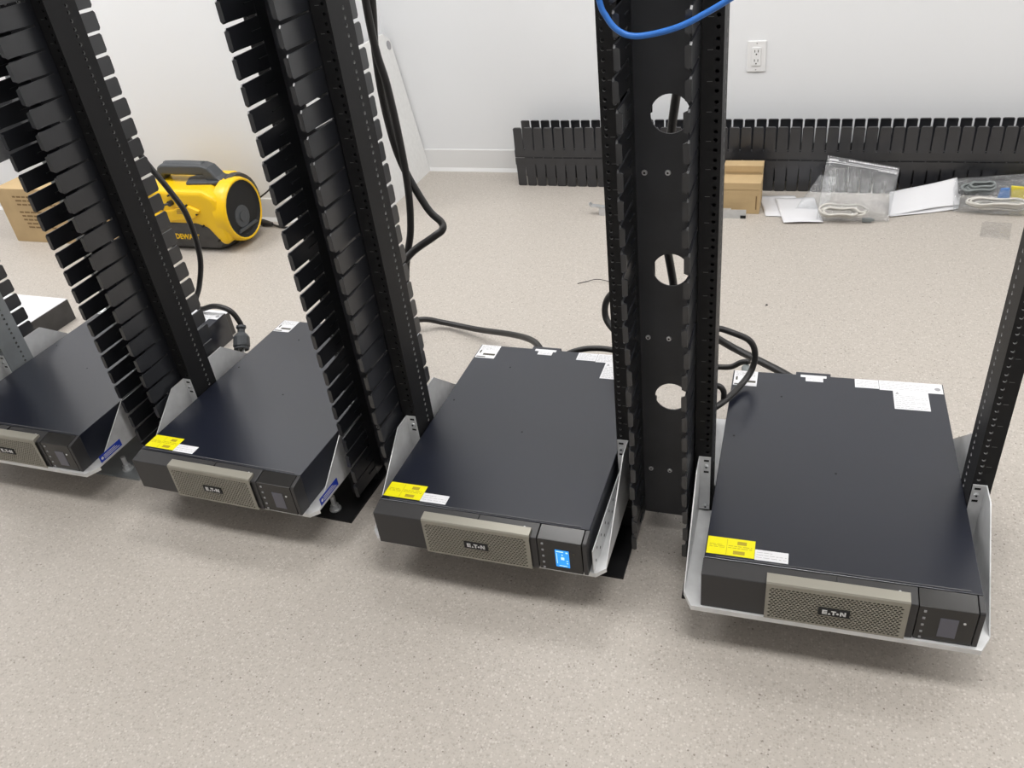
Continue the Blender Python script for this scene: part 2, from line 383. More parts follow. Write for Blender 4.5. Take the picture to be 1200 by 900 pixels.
# ------------------------------------------------------------------ cable managers
MW, MD = 0.107, 0.125                          # width, depth of one side
def finger_mesh(m):
    """one comb finger pointing to -y with a lip turned inward; m mirrors it"""
    b = MB(); t = .0032
    r0, r1 = .0204, .0187                      # half heights at root and tip
    prof = [(-.031, -r0), (-.112, -r1), (-.121, -r1 - .0005), (-.125, -r1 + .004), (-.125, r1 - .004), (-.121, r1 + .0005), (-.112, r1), (-.031, r0)]
    x0, x1 = sorted((0.0, m * t)); b.prism(prof, 'x', x0, x1)
    hl = r1 - .002
    xa, xb = sorted((m * t, m * .0095)); b.prism([(xa, -hl + .003 * (m < 0)), (xb, -hl + .003 * (m > 0)), (xb, hl - .003 * (m > 0)), (xa, hl - .003 * (m < 0))], 'y', -.125, -.1222)
    # stiffening rib along the root
    xa, xb = sorted((m * t, m * .0055)); b.box((xa, -.060, -.0012), (xb, -.031, .0012))
    me = b.mesh('finger', 'finger')
    bm = bmesh.new(); bm.from_mesh(me); bmesh.ops.recalc_face_normals(bm, faces=bm.faces)
    ed = [e for e in bm.edges if len(e.link_faces) == 2 and e.calc_face_angle(0) > 1.2 and abs((e.verts[0].co - e.verts[1].co).y) > .05]
    bmesh.ops.bevel(bm, geom=ed, offset=.0010, segments=2, affect='EDGES'); bm.to_mesh(me); bm.free()
    return me
FING = {m: finger_mesh(m) for m in (-1, 1)}
def screw_mesh():
    b = MB(); b.cyl((0, 0, 0), (0, -.0022, 0), .0050, .0042, n=12); b.cyl((0, -.0022, 0), (0, -.0026, 0), .0020, n=6, mi=1)
    return b.mesh('screw', ['steel', 'dark'])
SCREW = screw_mesh()
def make_manager(label, z0, n, group):
    t = thing('cable_manager', label, 'cable manager', group=group)
    z1 = z0 + n * U
    b = MB(); hz = []; z = 0.086
    while z < z1 - .05:
        if z > z0 + .035: hz.append(z)
        z += .2695
    zz = [h for h in hz]
    b.hole_plate((-MW / 2 + .0025, -.0015, 0), (1, 0, 0), (0, 0, 1), (0, -1, 0), MW - .005, z0, z1, zz, MW / 2 + .0035, .031, .0325, 32, .003, 0, 0)
    b.build('web_plate', 'web', t, fix=False)
    for sx in (-1, 1):
        for sy in (-1, 1):
            b = MB(); xa, xb = sorted((sx * MW / 2, sx * (MW / 2 - .0032))); ya, yb_ = sorted((sy * .0028, sy * .0318)); b.box((xa, ya, z0), (xb, yb_, z1)); b.build('side_rail', 'finger', t)
            m = -sx if sy < 0 else sx
            for k in range(n):
                # front walls use the finger as is, rear walls the same finger turned half round
                o = put('finger', FING[-sx if sy < 0 else sx], t)
                o.location = (sx * MW / 2, 0, z0 + (k + .5) * U)
                o.rotation_euler = (0, 0, (0 if sy < 0 else PI) + random.uniform(-.018, .018))
    z = 0.172
    while z < z1 - .05:
        if z > z0 + .03:
            for sx in (-.036, .002):
                o = put('screw', SCREW, t); o.location = (sx, -.0015, z)
        z += .314
    return t
def rack_pt(i, lx, ly):
    x, y, rz = RACKS[i]; c, s = math.cos(rz), math.sin(rz); return Vector((x + c * lx - s * ly, y + s * lx + c * ly, 0))
GAP_LABELS = ['black vertical finger cable manager left of the grey rack, cut off at the edge', 'black vertical finger cable manager between the grey rack and the second rack', 'black vertical finger cable manager between the second and third racks', 'black vertical finger cable manager with round web holes below the blue cable']
spots = []
for k in range(4):
    i = k - 1
    if i < 0:
        a = rack_pt(0, -.257 - .133, .288); b_ = rack_pt(0, -.257, .288); rz = RACKS[0][2]
    else:
        a = rack_pt(i, .257, .288); b_ = rack_pt(i + 1, -.257, .288); rz = (RACKS[i][2] + RACKS[i + 1][2]) / 2
    c = (a + b_) / 2
    t = make_manager(GAP_LABELS[k], 0.052, 44, 'upright finger cable managers')
    t.location = c + Vector((.005 if k == 2 else .008, -.020, 0)); t.rotation_euler = (0, 0, rz)
# the spare one lying along the back wall
t = make_manager('spare black finger cable manager lying on its side along the back wall', 0.0, 46, None)
d = Vector((math.cos(WA), math.sin(WA), 0)); nn = Vector((d.y, -d.x, 0))          # nn points into the room
R = Matrix(((nn.x, 0, d.x), (nn.y, 0, d.y), (0, -1, 0)))
t.matrix_world = Matrix.Translation(Vector((-1.262, 2.268, .1255)) - nn * (MW / 2)) @ R.to_4x4()

# ------------------------------------------------------------------ UPS shelves
def make_shelf(i):
    x, y, rz = RACKS[i]
    lab = ['galvanised steel shelf bracket with blue label under the leftmost unit', 'galvanised steel shelf bracket with blue label under the second unit', 'galvanised steel shelf bracket under the unit with the lit screen', 'galvanised white steel shelf bracket under the rightmost unit'][i]
    t = thing('rack_shelf', lab, 'shelf bracket', (x, y, 0), rz, 'shelf brackets in the racks')
    w = .249; zt = .1045; th = .002; yf0 = (-.004, .010, .010, -.004)[i]; lh = (.010, .010, .010, .011)[i]
    outline = [(-.232, yf0), (.232, yf0), (w, .028), (w, .249), (.222, .249), (.222, .327), (w, .327), (w, .56), (-w, .56), (-w, .327), (-.222, .327), (-.222, .249), (-w, .249), (-w, .028)]
    b = MB(); b.prism(outline, 'z', zt - th, zt); tr = b.build('tray', 'galv', t)
    b = MB(); b.box((-.232, yf0, zt - lh), (.232, yf0 + .002, zt - th))
    for s in (-1, 1): b.prism([(s * .232, yf0), (s * .249, .028), (s * .2475, .029), (s * .2305, yf0 + .002)], 'z', zt - lh, zt - th)
    b.build('front_lip', 'galv', t)
    for s in (-1, 1):
        xa, xb = sorted((s * w, s * (w - .002)))
        b = MB(); b.prism([(.028, zt), (.200, .240), (.204, .2425), (.249, .2425), (.249, zt)], 'x', xa, xb); g = b.build('side_gusset', 'galv', t)
        if s > 0 and i in (0, 1):
            q = MB(); q.box((w, .036, .1095), (w + .0006, .110, .1285)); l = q.build('blue_label', 'blue_label', g); l['label'] = 'small blue sticker'
            q = MB()
            for k in range(3): q.box((w + .0006, .050, .1135 + k * .0042), (w + .0009, .102 - .006 * k, .1150 + k * .0042))
            q.cyl((w + .0006, .044, .119), (w + .0009, .044, .119), .004, n=10); q.build('print', 'white_print', l)
        b = MB(); b.prism([(.327, zt), (.560, zt), (.405, .240), (.401, .2425), (.327, .2425)], 'x', xa, xb); b.build('rear_gusset', 'galv', t)
        for (ya, yb_, nm, yf) in ((.2465, .249, 'ear', .2465), (.327, .3295, 'rear_ear', .3295)):
            xa2, xb2 = sorted((s * (w - .002), s * .2265)); b = MB(); b.box((xa2, ya, zt + .004), (xb2, yb_, .2425))
            e = b.build(nm, 'galv', t)
            sg = -1 if nm == 'ear' else 1
            b = MB()
            for z in (.2345, .2065):
                b.box((s * .2345 - .0048, min(yf, yf + sg * .0004), z - .0022), (s * .2345 + .0048, max(yf, yf + sg * .0004), z + .0022))
            b.build('slot', 'dark', e)
            for z in (.2205, .1175):
                o = put('screw', SCREW, e); o.location = (s * .2345, yf, z); o.scale = (1, 1.6, 1)
                if sg > 0: o.rotation_euler = (0, 0, PI)
    if i == 2:
        b = MB(); b.box((.2275, .012, zt), (.229, .245, .160)); g = b.build('guide_plate', 'galv', t)
        b = MB()
        for k in range(6):
            for zz in (.120, .142): b.cyl((.229, .03 + k * .034 + (zz > .13) * .012, zz), (.2293, .03 + k * .034 + (zz > .13) * .012, zz), .003, n=8)
        b.build('guide_holes', 'dark', g)
for i in range(4): make_shelf(i)

# ------------------------------------------------------------------ UPS units
UH, UD = .0865, .638
def ups_meshes():
    D = {}
    b = MB(); b.box((-.2195, .0352, 0), (.2195, UD, UH)); D['chassis'] = (b, 'ups_top', .0012)
    b = MB(); b.box((-.200, .0385, UH - .0003), (.202, .0405, UH + .0012)); D['cover_lip'] = (b, 'lip_grey', 0)
    prof = [(0, 0), (0, .0785), (.0015, .0798), (.030, .0852), (.0345, .0860), (.0345, 0)]
    b = MB(); b.prism(prof, 'x', -.2205, .1235); D['bezel'] = (b, 'bezel', .0012)
    b = MB(); b.prism([(.0012, .001), (.0012, .0775), (.003, .0785), (.0345, .0855), (.0345, .001)], 'x', .1250, .2105); D['control_panel'] = (b, 'panel', .0006)
    b = MB(); b.prism([(.0015, .0005), (.0010, .076), (.004, .0798), (.0345, .0860), (.0345, .0005)], 'x', .2120, .2205); D['end_cap'] = (b, 'bezel', .0012)
    # grille: wrap-over top cap, frame and a real field of staggered holes
    b = MB(); b.prism([(-.004, .0775), (-.004, .0835), (-.002, .0865), (.016, .0890), (.017, .0885), (.017, .0830), (.0, .0790)], 'x', -.112, .111)
    x0, x1 = -.112, .111; za, zb = -.001, .0775; fx, pz, px = .0045, .00455, .0066
    rows = 16; zlow = za + .0040
    cols = int((x1 - x0 - 2 * fx) / px)
    b.box((x0, -.004, za), (x1, -.001, zlow)); b.box((x0, -.004, zlow + rows * pz), (x1, -.001, zb))
    for r in range(rows):
        off = (px / 2) if r % 2 else 0.0
        zs = []
        O = (x0, -.004, zlow + r * pz)
        # holes run along x: treat x as the plate's long axis
        hx = [fx + px * (c + .5) + off for c in range(cols - (1 if off else 0))]
        grille_row(b, O, x1 - x0, pz, hx, px)
    D['grille'] = (b, 'grille', 0)
    b = MB(); b.box((-.026, -.0062, .0295), (.024, -.004, .0465)); D['logo_plate'] = (b, 'dark', .0006)
    return D
def grille_row(b, O, w, h, hx, px):
    O = Vector(O); a = h / 2; hw = px / 2
    def P(u, v, d=0): return O + Vector((u, d, v))
    last = 0.0; n = 8; rx, rz = .00262, .00190
    for c in hx:
        if c - hw - last > 1e-6: b.add([P(last, 0), P(c - hw, 0), P(c - hw, h), P(last, h)], [(0, 1, 2, 3)])
        last = c + hw; S = []; Hh = []; Hb = []
        for i in range(n):
            t = 2 * PI * i / n; cs, sn = math.cos(t), math.sin(t); k = 1 / max(abs(cs), abs(sn))
            S.append(P(c + cs * k * hw, a + sn * k * a)); Hh.append(P(c + cs * rx, a + sn * rz)); Hb.append(P(c + cs * rx, a + sn * rz, .0025))
        b.add(S + Hh + Hb, [(i, (i + 1) % n, n + (i + 1) % n, n + i) for i in range(n)] + [(n + i, n + (i + 1) % n, 2 * n + (i + 1) % n, 2 * n + i) for i in range(n)])
    if w - last > 1e-6: b.add([P(last, 0), P(w, 0), P(w, h), P(last, h)], [(0, 1, 2, 3)])
def logo_letters():
    """block letters of the maker's mark on the badge: E A T O N, the A a small triangle, the O a dot"""
    b = MB(); y0, y1 = -.0066, -.0062; z0, z1 = .0335, .0430; h = z1 - z0
    def bar(xa, za, xb, zb): b.box((xa, y0, za), (xb, y1, zb))
    x = -.0195
    bar(x, z0, x + .0024, z1)
    for k in range(3): bar(x + .0024, z0 + k * (h - .0022) / 2, x + .0078, z0 + k * (h - .0022) / 2 + .0022)
    b.prism([(-.0105, z0), (-.0055, z0), (-.0080, z0 + .0042)], 'y', y0, y1)
    bar(-.0055, z1 - .0023, .0025, z1); bar(-.0028, z0, -.0002, z1 - .0023)
    b.cyl((.0048, y0, z0 + .0036), (.0048, y1, z0 + .0036), .0022, n=12)
    x = .0085
    bar(x, z0, x + .0026, z1); bar(x + .0068, z0, x + .0094, z1)
    b.prism([(x + .0005, z1), (x + .0034, z1), (x + .0090, z0), (x + .0060, z0)], 'y', y0, y1)
    return b
def buttons():
    out = []
    for z in (.068, .052, .036, .020, .006):
        b = MB(); b.box((.1325, -.0002, z - .002), (.1365, .0012, z + .002)); out.append(b)
    return out
PROTO = {k: (v[0], v[1], v[2]) for k, v in ups_meshes().items()}
UM = {k: v[0].mesh(k, v[1]) for k, v in PROTO.items()}
UM['logo'] = logo_letters().mesh('logo_letters', 'white_print')
BTN = [b.mesh('button', 'grey_print') for b in buttons()]
def lines(x0, y0, x1, y1, n, z, seed, frac=.6, ragged=True):
    """fine illegible print: n text lines inside a rectangle on a top label"""
    rr = random.Random(seed); b = MB(); h = (y1 - y0) / n
    for k in range(n):
        yy = y0 + (k + .5) * h; x = x0
        while x < x1 - .002:
            L = rr.uniform(.004, .012); xe = min(x1, x + L)
            b.box((x, yy - h * frac / 4, z), (xe, yy + h * frac / 4, z + .0001)); x = xe + rr.uniform(.0012, .003)
            if ragged and k % 3 == 2 and x > (x0 + x1) / 2: break
    return b
LABELS = [('warning_label', 'yellow', [(-.2175, .046, -.1355, .0885)]), ('small_label', 'label', [(-.135, .0445, -.079, .0695)]),
          ('corner_label', 'label', [(-.2165, .577, -.165, .6365)]), ('rear_tab_label', 'label', [(-.072, .6285, -.017, .6375), (-.061, .613, -.024, .6285)]),
          ('rating_label', 'label', [(.042, .603, .0905, .636)]), ('notice_label', 'label', [(.0915, .600, .217, .637)]), ('safety_label', 'label', [(.118, .533, .187, .600)])]
def label_mesh(nm, m, rects):
    b = MB(); z = UH + .0002
    for q in rects: b.box((q[0], q[1], z - .0004), (q[2], q[3], z + .0003))
    return b.mesh(nm, m)
def print_mesh(nm):
    z = UH + .00055; b = MB()
    if nm == 'warning_label':
        for (xa, ya, xb, yb_) in ((-.166, .074, -.150, .0825), (-.172, .0505, -.152, .0585)): b.box((xa, ya, z), (xb, yb_, z + .0001))
        b2 = lines(-.2135, .062, -.186, .072, 3, z, 3); b.v, b.f, b.m = b.v, b.f, b.m; b.add(b2.v, b2.f)
        b3 = lines(-.181, .063, -.14, .072, 2, z, 4); b.add(b3.v, b3.f)
        b.box((-.1838, .048, z), (-.1832, .086, z + .0001))
        return b.mesh('print', 'yellow_print')
    if nm == 'small_label': return lines(-.132, .048, -.082, .066, 3, z, 5, .25).mesh('print', 'grey_print')
    if nm == 'corner_label':
        b.box((-.200, .590, z), (-.168, .598, z + .0001)); b.box((-.214, .580, z), (-.190, .584, z + .0001)); b.box((-.212, .598, z), (-.208, .612, z + .0001))
        b2 = lines(-.213, .614, -.170, .633, 4, z, 6, .3); b.add(b2.v, b2.f); return b.mesh('print', 'dark_print')
    if nm == 'rating_label': return lines(.045, .606, .088, .633, 6, z, 7, .4).mesh('print', 'grey_print')
    if nm == 'notice_label':
        b = lines(.095, .604, .190, .633, 6, z, 8, .4); b2 = MB()
        b.cyl((.207, .616, z), (.207, .616, z + .0001), .006, n=16); return b.mesh('print', 'grey_print')
    if nm == 'safety_label':
        b = lines(.121, .536, .184, .585, 9, z, 9, .4); b.prism([(.122, .588), (.130, .588), (.126, .596)], 'z', z, z + .0001); return b.mesh('print', 'grey_print')
    return lines(rect_tab[0], rect_tab[1], rect_tab[2], rect_tab[3], 2, z, 10, .3).mesh('print', 'grey_print')
rect_tab = (-.058, .615, -.027, .627)
LMESH = [(nm, label_mesh(nm, m, r), print_mesh(nm)) for nm, m, r in LABELS]
def make_ups(i):
    x, y, rz = RACKS[i]
    lab = ['black rackmount UPS at the left edge, partly cut off by the frame', 'black rackmount UPS in the second rack, dark screen, grey sheen on top', 'black rackmount UPS whose display is lit bright blue', 'black rackmount UPS at the right, in front of the tangle of cords'][i]
    if i == 3: x += .005
    t = thing('ups_unit', lab, 'UPS', (x, y, .1047), rz, 'rackmount UPS units')
    P = {}
    for k in ('chassis', 'cover_lip', 'bezel', 'control_panel', 'end_cap', 'grille'): P[k] = put(k, UM[k], t, PROTO[k][2])
    lp = put('logo_plate', UM['logo_plate'], P['grille'], .0006); 
    put('logo', UM['logo'], P['grille'])
    cp = P['control_panel']
    for bm_ in BTN: put('button', bm_, cp)
    b = MB(); b.cyl((.1945, .0012, .051), (.1945, .0004, .051), .0022, n=10); b.build('status_light', 'white_print' if i != 2 else 'dark_print', cp)
    b = MB(); b.box((.1585, .0004, .0135), (.1855, .0012, .0570)); sc_ = b.build('screen', 'screen_on' if i == 2 else 'screen_off', cp)
    sc_['label'] = 'lit blue display' if i == 2 else 'unlit grey display'
    if i == 2:
        b = MB()
        for (xa, za, xb, zb) in ((.1610, .0525, .1750, .0545), (.1610, .022, .1620, .049), (.1695, .0330, .1760, .0395), (.1715, .0435, .1730, .0475), (.1650, .0165, .1810, .0175), (.1795, .0510, .1835, .0540), (.1800, .024, .1830, .0255), (.1800, .030, .1830, .0315)):
            b.box((xa, .0000, za), (xb, .0004, zb))
        b.build('screen_symbols', 'screen_white', sc_)
    b = MB(); b.cyl((.096, .019, .0842), (.096, .019, .0862), .0022, n=8); b.build('latch_stud', 'steel', P['bezel'])
    b = MB(); b.box((-.0005, .003, .0795), (.0002, .0345, .0866)); b.build('seam', 'dark', P['bezel'])
    for nm, lm, pm in LMESH:
        o = put(nm, lm, P['chassis']); put('print', pm, o)
    # back edge: handle tab and inlet
    b = MB(); b.box((-.082, UD, .060), (-.008, UD + .012, .0855)); b.build('rear_tab', 'ups_top', t)
    b = MB(); b.box((.02, UD, .012), (.18, UD + .006, .07)); b.build('outlet_block', 'dark', t)
    b = MB()
    for (sx, sy) in ((-.1985, .39), (-.11, .545), (.0, .30)): b.cyl((sx, sy, UH - .0004), (sx, sy, UH + .0006), .0022, n=8)
    b.build('cover_screws', 'dark', P['chassis'])
for i in range(4): make_ups(i)

# grey case mounted high in the leftmost rack
t = thing('rack_case', 'grey metal case mounted high in the grey rack at the left edge', 'case', (RACKS[0][0], RACKS[0][1], .825), RACKS[0][2])
b = MB(); b.box((-.22, -.05, 0), (.22, .245, .133)); b.build('body', 'grey_case', t, bevel=.002)
b = MB(); b.box((-.241, .246, .003), (.241, .2495, .130)); b.build('mounting_plate', 'grey_case', t)

# ------------------------------------------------------------------ cords
def cord(name, label, pts, r, m='cord', group=None, n=9, sub=8):
    b = MB(); b.tube(pts, r, n, sub=sub); o = b.build(name, m, smooth=True); return tag(o, label, 'cable', group)
G = 'black power cords'
t = thing('power_cord', 'heavy black cord looping behind the manager between second and third racks', 'cable', (-0.96, .62, 0), 0, G)
def rel(t, pts): return [tuple(Vector(p) - t.location) for p in pts]
b = MB(); b.tube(rel(t, [(-.94, .62, 2.2), (-.942, .62, 1.5), (-.952, .62, 1.1), (-.972, .62, .936), (-.975, .62, .812), (-.961, .62, .698), (-.918, .62, .591), (-.888, .62, .555), (-.884, .61, .540), (-.905, .60, .526), (-.963, .58, .489), (-.995, .54, .44), (-1.01, .50, .36), (-1.02, .49, .2)]), .0088, 10); b.build('jacket', 'cord', t, smooth=True)
cord('power_cord', 'straight black cord hanging beside the looping cord by the third rack', [(-.955, .60, 2.2), (-.95, .60, 1.4), (-.962, .60, 1.0), (-.950, .60, .871), (-.945, .60, .762), (-.946, .60, .645), (-.960, .60, .541), (-.984, .59, .453), (-1.0, .55, .3), (-1.02, .50, .15)], .0085, group=G)
cord('power_cord', 'black cord arching from the floor to the back of the third unit', [(-1.30, 1.00, .02), (-1.207, 1.03, .040), (-1.138, 1.05, .022), (-1.004, 1.0, .035), (-.857, .9, .087), (-.775, .815, .128), (-.727, .745, .152), (-.709, .705, .148), (-.705, .682, .14)], .0090, group=G)
cord('power_cord', 'black cord lying along the rear edge of the lit unit', [(-.66, .686, .15), (-.63, .705, .165), (-.58, .71, .178), (-.52, .71, .178), (-.44, .70, .165), (-.37, .68, .14)], .0075, group=G)
cord('power_cord', 'short bulge of black cord left of the perforated manager post', [(-.47, .70, .37), (-.523, .75, .318), (-.545, .76, .277), (-.54, .75, .238), (-.50, .72, .215), (-.42, .68, .2)], .0085, group=G)
cord('power_cord', 'looped black cord drooping over the rear left corner of the rightmost unit', [(-.34, .56, .33), (-.267, .6, .324), (-.217, .6, .312), (-.185, .6, .295), (-.173, .6, .262), (-.178, .59, .226), (-.196, .56, .207), (-.225, .50, .203), (-.255, .46, .20), (-.30, .44, .18)], .0072, group=G)
cord('power_cord', 'straight heavy black cord running into the back of the rightmost unit', [(-.40, .86, .22), (-.289, .85, .153), (-.235, .85, .119), (-.168, .80, .117), (-.105, .745, .119), (-.072, .695, .128), (-.058, .664, .135)], .0098, group=G)
cord('power_cord', 'thin black cord plugged in behind the corner label of the rightmost unit', [(-.33, .68, .16), (-.274, .7, .155), (-.233, .7, .158), (-.208, .7, .173), (-.189, .69, .184)], .0070, group=G)
b = MB(); b.cyl((-.195, .69, .166), (-.187, .655, .163), .011, .012, n=12); b.cyl((-.187, .655, .163), (-.186, .6455, .163), .0135, n=12)
tag(b.build('cord_plug', 'connector', bevel=.001), 'small grey plug on the rear left corner of the rightmost unit', 'plug')
cord('power_cord', 'short black cord end curving beside the left flank of the rightmost unit', [(-.31, .47, .25), (-.262, .50, .238), (-.240, .50, .237), (-.231, .50, .225), (-.230, .50, .205)], .0065, group=G)
cord('power_cord', 'slanting black cord seen through the topmost web hole', [(-.27, .50, 1.4), (-.300, .5, 1.05), (-.321, .5, .922), (-.333, .5, .856), (-.344, .5, .779), (-.353, .5, .722), (-.355, .5, .60), (-.34, .52, .45), (-.36, .56, .35)], .0085, group=G)
t = thing('power_cord', 'black cord with a locking plug hanging behind the second rack', 'cable', (-1.66, .75, 0), 0, G)
b = MB(); b.tube(rel(t, [(-1.95, .75, 1.6), (-1.88, .75, 1.0), (-1.815, .75, .724), (-1.738, .75, .57), (-1.711, .75, .496), (-1.716, .75, .378), (-1.753, .75, .285), (-1.79, .75, .225), (-1.775, .745, .205), (-1.735, .75, .214), (-1.700, .75, .212), (-1.671, .75, .197), (-1.656, .75, .165), (-1.655, .75, .150)]), .0080, 10); b.build('jacket', 'cord', t, smooth=True)
b = MB(); px, py = -1.655, .75
prof = [(.0, .158), (.012, .158), (.013, .152), (.0095, .147), (.0095, .139), (.016, .132), (.0205, .125), (.0215, .100), (.0195, .098), (.0195, .092), (.017, .090), (.0165, .094), (.0, .094)]
ax = Vector((.25, -.75, -.8)).normalized()
rings = []
for r, z in prof:
    r *= 1.15; c = Vector((px, py, .152)) + ax * ((.158 - z) * 1.1); a = ax.orthogonal().normalized(); bb = ax.cross(a)
    rings.append([tuple(c + a * (max(r, .0002) * math.cos(2 * PI * k / 16)) + bb * (max(r, .0002) * math.sin(2 * PI * k / 16)) - t.location) for k in range(16)])
b.loft(rings); b.build('plug', 'vac_grey', t)
b = MB(); c = Vector((px, py, .152)) + ax * .071 - t.location; a = ax.orthogonal().normalized(); bb = ax.cross(a)
for k in range(3):
    p = c + a * (.009 * math.cos(2.1 * k)) + bb * (.009 * math.sin(2.1 * k)); b.cyl(p, p + ax * .012, .0022, n=6)
b.build('prong', 'steel', t)
cord('network_cable', 'bright blue network cable draped across the top of the perforated manager', [(-.42, .19, 1.30), (-.398, .140, 1.18), (-.383, .137, 1.091), (-.374, .137, 1.068), (-.360, .136, 1.051), (-.339, .136, 1.042), (-.308, .136, 1.044), (-.274, .136, 1.052), (-.242, .138, 1.066), (-.212, .142, 1.081), (-.185, .15, 1.096), (-.13, .19, 1.15), (-.10, .2, 1.3)], .0041, 'blue_cord')
cord('wire_scrap', 'thin dark wire lying on the open floor behind the third rack', [(-.785, 1.385, .0015), (-.76, 1.40, .002), (-.72, 1.405, .010), (-.67, 1.395, .006), (-.62, 1.37, .0015)], .0013, n=6)
b = MB(); b.add([(0, 0, 0), (.008, .002, 0), (.010, .008, 0), (.003, .007, 0), (.004, .004, .004)], [(0, 1, 4), (1, 2, 4), (2, 3, 4), (3, 0, 4), (3, 2, 1, 0)])
o = b.build('debris_chip', 'dark'); o.location = (-.176, 1.295, .0002); tag(o, 'tiny dark chip of debris on the open floor', 'debris')

# ------------------------------------------------------------------ flat black boxes behind the left racks
for (x, y, lab) in ((-1.995, .86, 'flat black box with a white top on the floor behind the second rack'), (-2.69, .88, 'flat black box with a white top on the floor behind the grey rack')):
    t = thing('flat_box', lab, 'box', (x, y, 0), -.04, 'flat black boxes on the floor')
    b = MB(); b.box((-.14, -.11, 0), (.14, .09, .079)); b.build('body', 'vac_black', t, bevel=.002)
    b = MB(); b.box((-.139, -.109, .079), (.139, .089, .081)); b.build('top_sheet', 'paper', t)

# ------------------------------------------------------------------ vacuum by the left wall
def rrect(cx, cy, hx, hy, r, z, n=5):
    pts = []
    for (sx, sy, a0) in ((1, 1, 0), (-1, 1, 90), (-1, -1, 180), (1, -1, 270)):
        for k in range(n):
            a = math.radians(a0 + 90 * k / (n - 1)); pts.append((cx + sx * (hx - r) + r * math.cos(a), cy + sy * (hy - r) + r * math.sin(a), z))
    return pts
def make_vacuum():
    ox, oy = -2.43, 1.645
    t = thing('jobsite_vacuum', 'yellow and black portable jobsite vacuum with carry handle by the wall', 'vacuum', (ox, oy, 0), -.04)
    # black tub
    b = MB(); b.loft([rrect(-.01, 0, .150, .085, .05, .0), rrect(-.01, 0, .172, .108, .05, .018), rrect(0, 0, .200, .118, .05, .060), rrect(0, 0, .205, .120, .05, .105), rrect(0, 0, .203, .119, .05, .128)])
    tub = b.build('tub', 'vac_black', t, smooth=False, bevel=.006)
    # yellow head, sloping down to the right end
    prof = [(-.215, .120), (-.222, .190), (-.205, .245), (-.165, .268), (-.02, .262), (.06, .262), (.135, .262), (.185, .235), (.208, .160), (.205, .055), (.170, .030), (.150, .050), (.110, .105), (.06, .120)]
    b = MB(); 
    b.prism(prof, 'y', -.124, .122); b.build('head', 'vac_yellow', t, bevel=.020, segs=4)
    # side ridge and vent recess on the front face
    b = MB(); b.prism([(-.20, .150), (-.05, .135), (.075, .150), (.11, .185), (.06, .205), (-.06, .180), (-.12, .165)], 'y', -.133, -.118); b.build('side_ridge', 'vac_yellow', t, bevel=.008, segs=3)
    b = MB(); b.prism([(-.150, .185), (-.075, .180), (-.070, .218), (-.105, .230), (-.150, .226)], 'y', -.127, -.120); b.build('vent', 'vac_black', t, bevel=.002)
    # oval hose opening on the right end
    def oval(x, k, dz=0.0, n=28, sy=.108, sz=.113): return [(x, -.010 + math.cos(2 * PI * i / n) * sy * k, .150 + dz + math.sin(2 * PI * i / n) * sz * k * (1.0 if math.sin(2 * PI * i / n) > 0 else 1.05)) for i in range(n)]
    b = MB(); b.loft([oval(.165, 1.10), oval(.205, 1.11), oval(.222, 1.07), oval(.226, 1.02), oval(.222, .985), oval(.205, .97)], cap=False); b.build('opening_ring', 'vac_yellow', t, smooth=True)
    b = MB(); b.loft([oval(.222, .99), oval(.2165, .95), oval(.2115, .88), oval(.2100, .02)], cap=False); b.build('opening_tub', 'dark', t)
    b = MB(); b.cyl((.205, -.02, .120), (.214, -.02, .120), .045, n=20); b.cyl((.214, -.02, .120), (.219, -.02, .120), .020, n=16); b.prism([(-.07, .065), (.06, .065), (.05, .078), (-.06, .078)], 'x', .206, .219); b.build('inlet', 'vac_grey', t, bevel=.003)
    b = MB(); b.loft([[(x_, y_ + .030, z_ + .004) for x_, y_, z_ in oval(q_, k_)] for q_, k_ in ((.165, 1.10), (.185, 1.13), (.200, 1.08), (.200, .9))]); b.build('rear_bumper', 'vac_black', t)
    # handle
    b = MB(); b.prism([(-.150, .262), (-.125, .262), (-.108, .290), (.088, .290), (.100, .262), (.160, .255), (.190, .262), (.150, .285), (.118, .322), (.085, .332), (-.110, .332), (-.130, .322), (-.140, .300)], 'y', -.030, .030)
    h = b.build('handle', 'vac_grey', t, bevel=.009, segs=3)
    b = MB(); b.tube([(-.105, 0, .318), (-.02, 0, .320), (.085, 0, .318)], .021, 12); b.build('grip', 'vac_grey', h, smooth=True)
    b = MB(); b.prism([(.02, -.06), (.15, -.05), (.19, 0), (.15, .05), (.02, .06), (-.01, 0)], 'z', .258, .272); b.build('latch_plate', 'vac_grey', t, bevel=.005)
    b = MB()
    for (x, z) in ((-.205, .235), (-.13, .24), (-.02, .245), (.05, .205), (.09, .17), (.10, .12), (.155, .06)): b.cyl((x, -.134, z), (x, -.120, z), .004, n=8)
    b.build('screws', 'dark', t)
    b = MB(); b.cyl((-.02, -.142, .215), (-.02, -.122, .215), .011, n=12); b.tube([(-.02, -.138, .215), (-.045, -.155, .212), (-.09, -.160, .185), (-.125, -.150, .150), (-.150, -.13, .12)], .0045, 7); b.build('charging_lead', 'cord', t)
    me = text_mesh('maker_lettering', 'DEWALT', .030, 'vac_yellow', .0008, .0008); o = put('maker_lettering', me, t); o.location = (-.005, -.1205, .066); o.rotation_euler = (PI / 2 - .12, 0, 0)
    b = MB()
    for k in range(5): b.box((-.004 + .002 * k, -.1348, .172 + k * .006), (.052 - .004 * (k % 2), -.1330, .1735 + k * .006))
    b.build('caution_print', 'kraft_print', t)
make_vacuum()
cord('power_cord', 'thin black lead from the yellow vacuum up to the wall', [(-2.22, 1.76, .14), (-2.19, 1.77, .158), (-2.143, 1.79, .188), (-2.09, 1.81, .20), (-2.0, 1.81, .22)], .0035, group='thin black leads by the vacuum')
